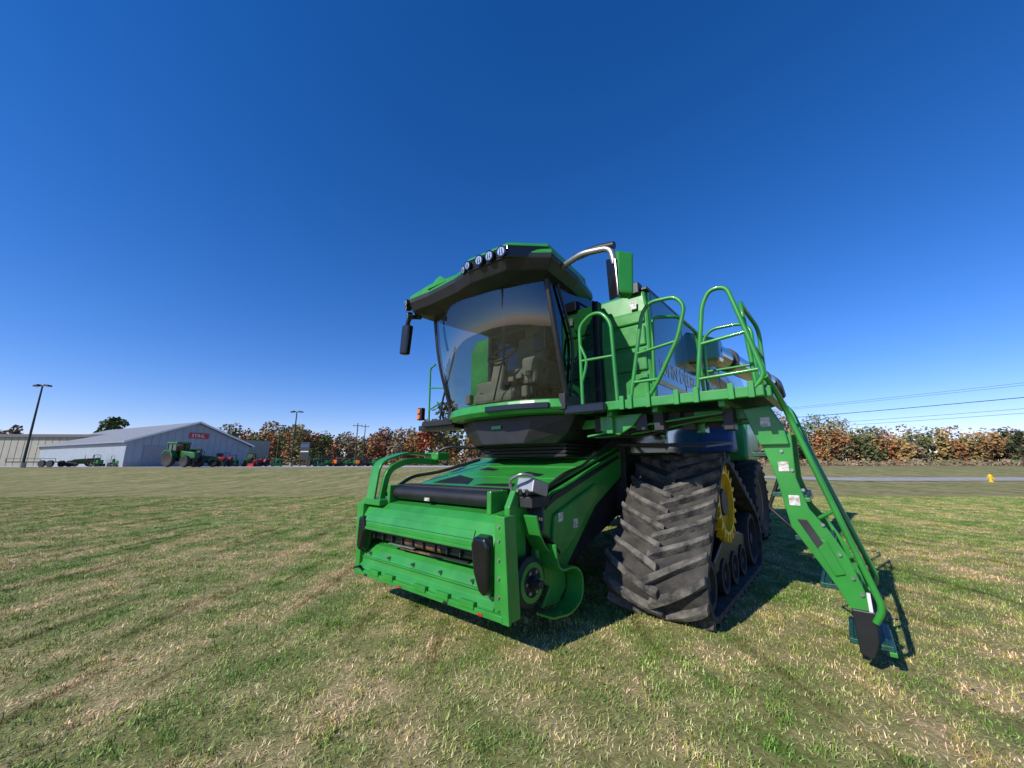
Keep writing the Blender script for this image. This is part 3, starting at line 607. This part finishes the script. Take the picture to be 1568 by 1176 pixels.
def strip(name,pts,w,m,dz,par=None):
    F=fillet([(p[0],p[1],0) for p in pts],6)
    out=[];vs=[]
    for a,b_ in zip(F[:-1],F[1:]):
        n=max(1,int((b_-a).length/2))
        for k in range(n): out.append(a.lerp(b_,k/n))
    out.append(F[-1])
    for i,p in enumerate(out):
        d=(out[min(i+1,len(out)-1)]-out[max(i-1,0)]).normalized();n=Vector((-d.y,d.x,0))*w/2
        for q in (p-n,p+n): vs.append((q.x,q.y,hz(q.y)+dz))
    fs=[(2*i,2*i+1,2*i+3,2*i+2) for i in range(len(out)-1)]
    return mobj(name,vs,fs,m,par)
ASPH=mat('concrete_road',(.36,.35,.32),.85,scale=2,var=.15,bump=.2)
GRAV=mat('gravel',(.42,.40,.37),.9,scale=1.5,var=.2,bump=.3)
strip('road',[(15,90),(15.5,36),(22,29.3),(150,31)],3.0,ASPH,.03)
mobj('gravel_lot',[(x,y,hz(y)+.03) for x,y in [(-200,46),(-8,46),(-8,80),(-200,100)]],[(0,1,2,3)],GRAV)

# ------------------------------------------------------------ buildings
WALLG=mat('metal_siding_grey',(.28,.32,.36),.5,var=.06,scale=1)
WALLT=mat('metal_siding_tan',(.30,.29,.23),.6,var=.06,scale=1)
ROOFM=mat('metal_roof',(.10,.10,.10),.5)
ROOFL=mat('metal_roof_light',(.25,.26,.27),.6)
TRIM=mat('white_trim',(.7,.71,.71),.5,var=.03)
def ribs(name,a,b,z0,zf,n,par,m,off=.04):
    a=Vector(a);b=Vector(b);d=(b-a);nrm=Vector((d.y,-d.x,0)).normalized();vs=[];fs=[]
    u=d.normalized()
    for k in range(1,n):
        p=a+d*k/n;z1=zf(k/n);i=len(vs)
        for q in (p-u*.04,p-u*.04+nrm*off,p+u*.04+nrm*off,p+u*.04):
            vs+= [(q.x,q.y,z0),(q.x,q.y,z1)]
        for e in range(3): fs.append((i+2*e,i+2*e+2,i+2*e+3,i+2*e+1))
    mobj(name,vs,fs,m,par)
B=empty('metal_building')
r0=Vector((-50.5,62,0));fd=Vector((.45,.893,0));bd=Vector((-.893,.45,0))
Lc=r0-fd*8.2;Rc=r0+fd*8.2;LEN=34
zb,ze,zp=.9,4.5,7.8
def q3(p,z): return (p.x,p.y,z)
vs=[q3(Lc,zb),q3(Rc,zb),q3(Rc,ze),q3(r0,zp),q3(Lc,ze)];vs+=[(x+bd.x*LEN,y+bd.y*LEN,z) for x,y,z in vs]
mobj('walls',vs,[(0,1,2,3,4),(9,8,7,6,5),(0,5,6,1),(1,6,7,2),(0,4,9,5)],WALLG,B)
nf=-bd*.5
def slab(nm,a,za,b_,zb_,m,th=.15):
    p=[a+nf,b_+nf,b_+bd*(LEN+.5),a+bd*(LEN+.5)];z=[za,zb_,zb_,za]
    hexa(nm,[q3(v,w) for v,w in zip(p,z)]+[q3(v,w+th) for v,w in zip(p,z)],m,B,0)
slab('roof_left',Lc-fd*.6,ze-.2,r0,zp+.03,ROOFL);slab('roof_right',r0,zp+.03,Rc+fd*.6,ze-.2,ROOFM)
for nm,a,za,b_,zb_ in (('fascia_left',Lc-fd*.6,ze-.25,r0,zp-.02),('fascia_right',r0,zp-.02,Rc+fd*.6,ze-.25)):
    hexa(nm,[q3(a-bd*.52,za),q3(b_-bd*.52,zb_),q3(b_-bd*.62,zb_),q3(a-bd*.62,za),q3(a-bd*.52,za+.28),q3(b_-bd*.52,zb_+.28),q3(b_-bd*.62,zb_+.28),q3(a-bd*.62,za+.28)],TRIM,B,0)
ribs('gable_ribs',Lc-bd*.005,Rc-bd*.005,zb,lambda t:ze+(zp-ze)*(1-abs(t-.5)*2),18,B,WALLG)
def onface(t,z,off=.06): v=Lc+(Rc-Lc)*t-bd*off; return (v.x,v.y,z)
def fpanel(nm,t0,t1,z0,z1,m,off=.08):
    mobj(nm,[onface(t0,z0,off),onface(t1,z0,off),onface(t1,z1,off),onface(t0,z1,off)],[(0,1,2,3)],m,B,solid=.05)
fpanel('sign_panel',.44,.60,5.35,6.2,RED,.12)
tx=text('sign_lettering','STIHL',onface(.455,5.52,.17),(R(90),0,math.atan2(fd.y,fd.x)),.72,WHITE,B,.01)
fpanel('big_door',.12,.36,.95,4.0,ROOFL,.07)
fpanel('walk_door',.7,.76,.95,3.1,DARK,.07)
fpanel('wainscot',.0,1.0,.9,1.5,WALLT,.05)
W=empty('warehouse_building')
a=Vector((-58,68,0));b_=Vector((-140,74,0));bk=Vector((2,22,0))
vs=[q3(a,zb),q3(b_,zb),q3(b_,6.6),q3(a,5.9),q3(a+bk,zb),q3(b_+bk,zb),q3(b_+bk,7.0),q3(a+bk,6.5)]
mobj('walls',vs,HF,WALLT,W)
hexa('roof_edge',[(-57.4,67.4,5.85),(-140.5,73.4,6.55),(-140.5,73.9,6.55),(-57.4,67.95,5.85),(-57.4,67.4,6.35),(-140.5,73.4,7.05),(-140.5,73.9,7.05),(-57.4,67.95,6.35)],ROOFM,W,0)
ribs('wall_ribs',b_,a,zb,lambda t:6.5-.6*t,60,W,WALLT,.05)
for k,t in enumerate((.08,.22,.5,.7)):
    p=a+(b_-a)*t;p2=a+(b_-a)*(t+.05)
    mobj('door_%d'%k,[(p.x,p.y-.1,.95),(p2.x,p2.y-.1,.95),(p2.x,p2.y-.1,4.2),(p.x,p.y-.1,4.2)],[(0,1,2,3)],ROOFL if k%2 else ROOFM,W,solid=.06)

# ------------------------------------------------------------ light poles, utility poles, wires
def lightpole(x,y,h):
    p=empty('light_pole',(x,y,hz(y)))
    cyl('base',(0,0,0),(0,0,.6),.28,WALLT,p);cyl('pole',(0,0,.5),(0,0,h),.13,DARK,p,.08)
    box('cross_arm',(-.7,-.05,h-.1),(.7,.05,h),DARK,p)
    for s in (-1,1):
        box('lamp_head_%d'%s,(s*.65-.3,-.25,h-.1),(s*.65+.3,.25,h+.10),DARK,p,.04,('Y',s*12))
        box('lens_%d'%s,(s*.65-.2,-.2,h-.125),(s*.65+.2,.2,h-.105),LAMP,p,0)
def px2x(px,Y): return (px-784)/589*.983*Y
lightpole(px2x(38,46),46,10.6-.8)
lightpole(px2x(447,62),62,8.7)
def upole(px,Y,h,arm=True):
    p=empty('utility_pole',(px2x(px,Y),Y,hz(Y)-.05))
    cyl('pole',(0,0,0),(0,0,h),.16,BARK,p,.1)
    if arm:
        box('cross_arm',(-1.1,-.06,h-.7),(1.1,.06,h-.55),BARK,p)
        for k in (-1,0,1): cyl('insulator_%d'%(k+1),(k,0,h-.55),(k,0,h-.35),.05,GREY,p,seg=8)
upole(544,90,9.8);upole(556,110,11.5);upole(424,95,8,False)
P1=(21,74,9.0);P3=(60,12.4,8.6)
for q in (P1,P3):
    p=empty('utility_pole',(q[0],q[1],hz(q[1])-.05));cyl('pole',(0,0,0),(0,0,q[2]+.6),.16,BARK,p,.1);box('cross_arm',(-1.1,-.06,q[2]-.3),(1.1,.06,q[2]-.15),BARK,p)
PW=empty('power_lines')
for k,(dx,dz,rr) in enumerate([(-1,.2,.013),(1,.2,.013),(0,-1.0,.033),(0,-2.0,.016),(0,-2.4,.016)]):
    pts=[]
    for i in range(25):
        t=i/24;pts.append((P1[0]+(P3[0]-P1[0])*t+dx,P1[1]+(P3[1]-P1[1])*t,8.8+dz-1.2*4*t*(1-t)*.5))
    tube('wire_%d'%k,pts,rr,BLACK,PW,.01,5)

# ------------------------------------------------------------ trees
def leafcloud(name,blobs,par,nper,size,seed=1,nmin=12):
    rnd=random.Random(seed);vs=[];fs=[];cl=[]
    for (cx,cy,cz,rx,rz,col) in blobs:
        n=max(int(nper*rx*rx),nmin)
        for k in range(n):
            while 1:
                u=Vector((rnd.uniform(-1,1),rnd.uniform(-1,1),rnd.uniform(-1,1)))
                if .35<u.length<1: break
            p=Vector((cx+u.x*rx,cy+u.y*rx,cz+u.z*rz))
            a=Vector((rnd.uniform(-1,1),rnd.uniform(-1,1),rnd.uniform(-1,1))).normalized();b=a.orthogonal().normalized()
            s=size*rnd.uniform(.5,1.3);i=len(vs)
            vs+=[p+a*s,p+b*s*.8,p-a*s,p-b*s*.8];fs.append((i,i+1,i+2,i+3))
            t=rnd.uniform(.7,1.3);cl+=[(col[0]*t,col[1]*t,col[2]*t,1)]*4
    me=bpy.data.meshes.new(name);me.from_pydata([tuple(v) for v in vs],[],fs)
    at=me.color_attributes.new('Col','FLOAT_COLOR','POINT');at.data.foreach_set('color',[c for q in cl for c in q]);me.materials.append(LEAF)
    o=bpy.data.objects.new(name,me);sc.collection.objects.link(o)
    if par:o.parent=par
    return o
AUT=[(.32,.17,.06),(.28,.14,.055),(.34,.23,.08),(.22,.19,.07),(.13,.16,.05),(.26,.12,.06),(.26,.19,.11),(.18,.15,.08),(.10,.13,.05),(.24,.20,.08),(.15,.15,.06),(.30,.13,.05)]
def treemass(name,x0,x1,y0,y1,hmin,hmax,step,seed,hf=None,nb=12):
    rnd=random.Random(seed);E=empty(name);blobs=[];tv=[];tf=[]
    x=x0
    while x<x1:
        for row in range(3):
            y=y0+(y1-y0)*row/3+rnd.uniform(0,(y1-y0)/3)
            h=(hmin+(hmax-hmin)*(.5+.5*math.sin(x*.11+row)*math.cos(x*.043)))*rnd.uniform(.72,1.18)*(hf(x) if hf else 1)*(.78+.13*row);z0=hz(y);col=rnd.choice(AUT);w=h*rnd.uniform(.24,.42)
            xx=x+rnd.uniform(-step,step)
            for k in range(nb):
                a=rnd.uniform(0,6.28);t=(k+rnd.random())/nb;rr=w*rnd.uniform(.34,.6)
                t2=rnd.uniform(.8,1.2);c2=tuple(v*t2 for v in col)
                blobs.append((xx+math.cos(a)*w*.7*(1-t*.8),y+math.sin(a)*w*.6,z0+h*(.10+.78*t),rr,rr*.9,c2))
            i=len(tv)
            for z,rd in ((z0-.1,.2),(z0+h*.8,.07)):
                for k in range(5): tv.append((xx+rd*math.cos(k*1.257),y+rd*math.sin(k*1.257),z))
            for k in range(5): tf.append((i+k,i+(k+1)%5,i+5+(k+1)%5,i+5+k))
        x+=step
    leafcloud('foliage',blobs,E,13,.40,seed,26);mobj('trunks',tv,tf,BARK,E)
treemass('autumn_treeline',-125,0,125,150,10.5,14.5,3.2,3)
treemass('autumn_treeline',0,85,125,150,8,11,5.0,5,None,8)
treemass('autumn_treeline',66,190,100,120,9.5,13.5,3.0,4,lambda x:1.12 if x<95 else (.92 if x<150 else .8))
rnd=random.Random(9);bl=[]
for k in range(520):
    y=rnd.uniform(80,99);x=rnd.uniform(40,170);bl.append((x,y,hz(y)+.4,rnd.uniform(.8,2.2),rnd.uniform(.5,1.3),rnd.choice([(.24,.18,.11),(.28,.22,.13),(.16,.15,.07),(.23,.14,.08)])))
for k in range(300):
    y=rnd.uniform(112,122);x=rnd.uniform(-120,0);bl.append((x,y,hz(y)+.8,rnd.uniform(1,2.4),rnd.uniform(.8,1.8),rnd.choice([(.20,.14,.07),(.13,.13,.05),(.24,.13,.06)])))
leafcloud('scrub_brush',bl,None,9,.28,2)
def tree(x,y,h,cols,nm='oak_tree',seed=0,w=None):
    rnd=random.Random(seed);E=empty(nm,(x,y,hz(y)-.05));w=w or h*.33;bl=[]
    cyl('trunk',(0,0,0),(0,0,h*.75),h*.03,BARK,E,h*.008,seg=10)
    for k in range(14):
        a=rnd.uniform(0,6.28);t=rnd.random();R_=w*(1-.55*t)
        p=(math.cos(a)*R_*.7,math.sin(a)*R_*.7,h*(.35+.58*t))
        tube('limb_%d'%k,[(0,0,h*(.2+.4*t)),(p[0]*.5,p[1]*.5,p[2]-h*.06),p],h*.008,BARK,E,.3,5)
        bl.append((*p,w*rnd.uniform(.3,.5),w*rnd.uniform(.25,.4),rnd.choice(cols)))
    leafcloud('crown',bl,E,16*(8/h)**2*2,.035*h,seed,26)
tree(px2x(165,110),110,14,[(.05,.08,.025),(.07,.10,.035)],seed=2)
tree(px2x(4,120),120,12,[(.2,.12,.08),(.12,.08,.05)],seed=5)
tree(px2x(684,95),95,16,[(.08,.10,.03),(.14,.13,.05)],seed=8)
tree(px2x(660,90),90,11,[(.24,.06,.02),(.2,.08,.02)],'maple_tree',seed=11)
tree(px2x(1566,60),60,6,[(.03,.05,.02)],'pine_tree',seed=12,w=1.3)

# ------------------------------------------------------------ distant machines
GLD=GLASSD
def tractor(x,y,rz,s,body,rim,cab=True,loader=False,name='farm_tractor'):
    E=empty(name,(x,y,hz(y)+.03),rz);E.scale=(s,s,s)
    for sd in (-1,1):
        tyre('rear_wheel_%d'%sd,(sd*.95,0,.95),.95,.5,E,rim,14);tyre('front_wheel_%d'%sd,(sd*.85,-2.5,.68),.68,.4,E,rim,12)
        prism('fender_%d'%sd,[(-.9,1.3),(-.5,1.95),(.5,2.0),(.95,1.5),(.85,1.4),(.4,1.85),(-.4,1.8),(-.8,1.25)],'x',sd*.95-.28,sd*.95+.28,body,E,0)
    loft('hood',[[(-.38,-.7,1.0),(.38,-.7,1.0),(.4,-.7,1.95),(-.4,-.7,1.95)],[(-.34,-2.9,1.0),(.34,-2.9,1.0),(.32,-2.9,1.7),(-.32,-2.9,1.7)],[(-.28,-3.15,1.05),(.28,-3.15,1.05),(.25,-3.1,1.5),(-.25,-3.1,1.5)]],body,E,.05)
    box('chassis',(-.3,-2.9,.65),(.3,.5,1.05),DARK,E);box('front_axle',(-.8,-2.6,.6),(.8,-2.4,.8),DARK,E);box('rear_axle',(-.8,-.15,.8),(.8,.15,1.1),DARK,E)
    box('grille',(-.26,-3.17,1.05),(.26,-3.15,1.5),BLACK,E,0)
    tube('exhaust',[(.42,-1.0,1.6),(.46,-1.0,2.7)],.05,DARK,E)
    if cab:
        box('cab_glass',(-.72,-.65,1.3),(.72,.75,2.72),GLD,E,.03)
        for a in (-.73,.73):
            for b_ in (-.65,.1,.75): box('pillar_%d_%d'%(a*10,b_*10),(a-.05,b_-.05,1.2),(a+.05,b_+.05,2.75),body if b_>0 else BLACK,E,0)
        box('cab_roof',(-.85,-.8,2.72),(.85,.9,2.98),body,E,.08);box('cab_base',(-.72,-.6,1.05),(.72,.7,1.4),body,E);box('seat',(-.25,0,1.4),(.25,.5,2.1),BLACK,E)
    else:
        box('seat',(-.28,-.1,1.3),(.28,.35,1.9),BLACK,E,.05);tube('rops',[(-.6,.5,1.1),(-.6,.5,2.8),(.6,.5,2.8),(.6,.5,1.1)],.05,BLACK,E,.15)
        tube('steering',[(0,-.6,1.8),(0,-.45,2.0)],.16,BLACK,E)
        box('cab_floor',(-.6,-.7,.95),(.6,.5,1.1),body,E)
    if loader:
        for sd in (-1,1): tube('loader_arm_%d'%sd,[(sd*.5,-1.0,1.6),(sd*.5,-2.6,1.7),(sd*.5,-3.8,.6)],.08,body,E,.2)
        prism('loader_bucket',[(-3.8,.1),(-3.8,.8),(-4.0,.75),(-4.0,.2),(-4.5,.1)],'x',-.95,.95,body,E)
    return E
GR2=mat('tractor_green',(.015,.12,.02),.4)
tractor(px2x(272,50),50,R(75),1.05,GR2,YEL,True)
tractor(px2x(300,53),53,R(120),.8,GR2,YEL,True,True)
tractor(px2x(345,57),57,R(20),.7,RED,STEEL,False,True)
tractor(px2x(358,60),60,R(35),.6,GR2,YEL,False,True)
tractor(px2x(385,60),60,R(25),.7,GR2,YEL,True)
tractor(px2x(405,60),60,R(-15),.55,RED,STEEL,False,True)
tractor(px2x(425,60),60,R(35),.6,GR2,YEL,False,True)
tractor(px2x(140,58),58,R(-40),.6,GR2,YEL,False,True)
tractor(px2x(480,62),62,R(55),.6,GR2,YEL,False,True)
tractor(px2x(515,66),66,R(15),.6,ORANGE,STEEL,False,False)
tractor(px2x(548,68),68,R(45),.55,GR2,YEL,False,False)
def mower(x,y,rz,body,s=1):
    E=empty('riding_mower',(x,y,hz(y)+.03),rz);E.scale=(s,s,s)
    for sd in (-1,1):
        tyre('rear_wheel_%d'%sd,(sd*.45,0,.3),.3,.25,E,YEL,0);tyre('front_wheel_%d'%sd,(sd*.42,-1.3,.2),.2,.15,E,YEL,0)
    box('deck',(-.6,-1.0,.15),(.6,-.4,.35),body,E,.05);box('hood',(-.28,-1.5,.35),(.28,-.7,.85),body,E,.08)
    box('seat',(-.25,-.15,.6),(.25,.25,1.1),BLACK,E,.06);box('body',(-.35,-.6,.35),(.35,.35,.6),body,E,.05)
    tube('roll_bar',[(-.35,.3,.5),(-.35,.3,1.5),(.35,.3,1.5),(.35,.3,.5)],.03,BLACK,E,.1)
for k in range(10): mower(px2x(492+k*9.5,64+k*.4),64+k*.4,R(20+15*(k%3)),[GR2,GR2,ORANGE,BLACK][k%4],1.15)
mower(px2x(150,56),56,R(60),GR2,1.1)
mower(px2x(178,56),56,R(70),GR2,1.0)
T=empty('utility_trailer',(px2x(70,49),49,hz(49)+.03),0)
box('deck',(-3.6,-1,.55),(2.6,1,.68),DARK,T)
for x in (-3.6,-1.5,.6,2.5): box('stake_%d'%int(x*10),(x,-1.03,.68),(x+.06,-1.0,1.05),DARK,T)
tube('top_rail',[(-3.6,-1.02,1.02),(2.5,-1.02,1.02)],.03,DARK,T)
prism('tongue',[(2.6,.55),(4.2,.4),(4.2,.5),(2.6,.68)],'y',-.08,.08,DARK,T)
for x in (1.0,2.0):
    for s in (-1,1): lathe('wheel_%d_%d'%(x,s),(x,s*1.05,.42),'y',[(-.12,0),(-.12,.4),(.12,.4),(.12,0)],RUBBERC,T)
S=empty('pylon_sign',(px2x(466,60),60,hz(60)))
for s in (-1,1): box('leg_%d'%s,(s*.55-.06,-.06,0),(s*.55+.06,.06,3.6),DARK,S)
box('panel',(-.75,-.1,1.0),(.75,.1,3.7),DARK,S,.03);box('panel_top',(-.6,-.108,2.9),(.6,-.104,3.4),BLUE,S,0);box('panel_stripe',(-.6,-.108,2.2),(.6,-.104,2.35),WHITE,S,0)
Hd=empty('fire_hydrant',(33.0,27.3,hz(27.3)-.02));Hd.scale=(.75,.75,.75)
lathe('barrel',(0,0,0),'z',[(0,0),(0,.2),(.06,.2),(.06,.13),(.5,.13),(.52,.17),(.56,.17),(.66,.12),(.74,.04),(.74,0)],YEL,Hd,20)
cyl('side_outlets',(-.24,0,.42),(.24,0,.42),.07,YEL,Hd);cyl('front_outlet',(0,-.26,.36),(0,0,.36),.09,YEL,Hd)

# ------------------------------------------------------------ light
w=bpy.data.worlds.new('World');sc.world=w;w.use_nodes=True;nt=w.node_tree
bg=nt.nodes['Background'];sk=nt.nodes.new('ShaderNodeTexSky');sk.sky_type='NISHITA';sk.sun_disc=False
el=35;dv=Vector((.815,.63,0)).normalized()
sk.sun_elevation=R(el);sk.sun_rotation=math.atan2(-dv.x,-dv.y)%(2*math.pi)
sk.air_density=1.0;sk.dust_density=0;sk.ozone_density=3.5;sk.altitude=400
hs=nt.nodes.new('ShaderNodeHueSaturation');hs.inputs['Saturation'].default_value=1.32
tm=nt.nodes.new('ShaderNodeMix');tm.data_type='RGBA';tm.blend_type='MULTIPLY';tm.inputs[0].default_value=1;tm.inputs[7].default_value=(.98,.86,1.14,1)
nt.links.new(sk.outputs[0],hs.inputs['Color']);nt.links.new(hs.outputs[0],tm.inputs[6]);nt.links.new(tm.outputs[2],bg.inputs[0]);bg.inputs[1].default_value=.14
sd=bpy.data.lights.new('sun','SUN');sd.energy=4.9;sd.angle=R(.5);sd.color=(1,.95,.87)
so=bpy.data.objects.new('sun',sd);sc.collection.objects.link(so)
D=Vector((dv.x*math.cos(R(el)),dv.y*math.cos(R(el)),-math.sin(R(el))))
so.rotation_euler=D.to_track_quat('-Z','Y').to_euler()
sc.view_settings.view_transform='Standard';sc.view_settings.look='None';sc.view_settings.exposure=0
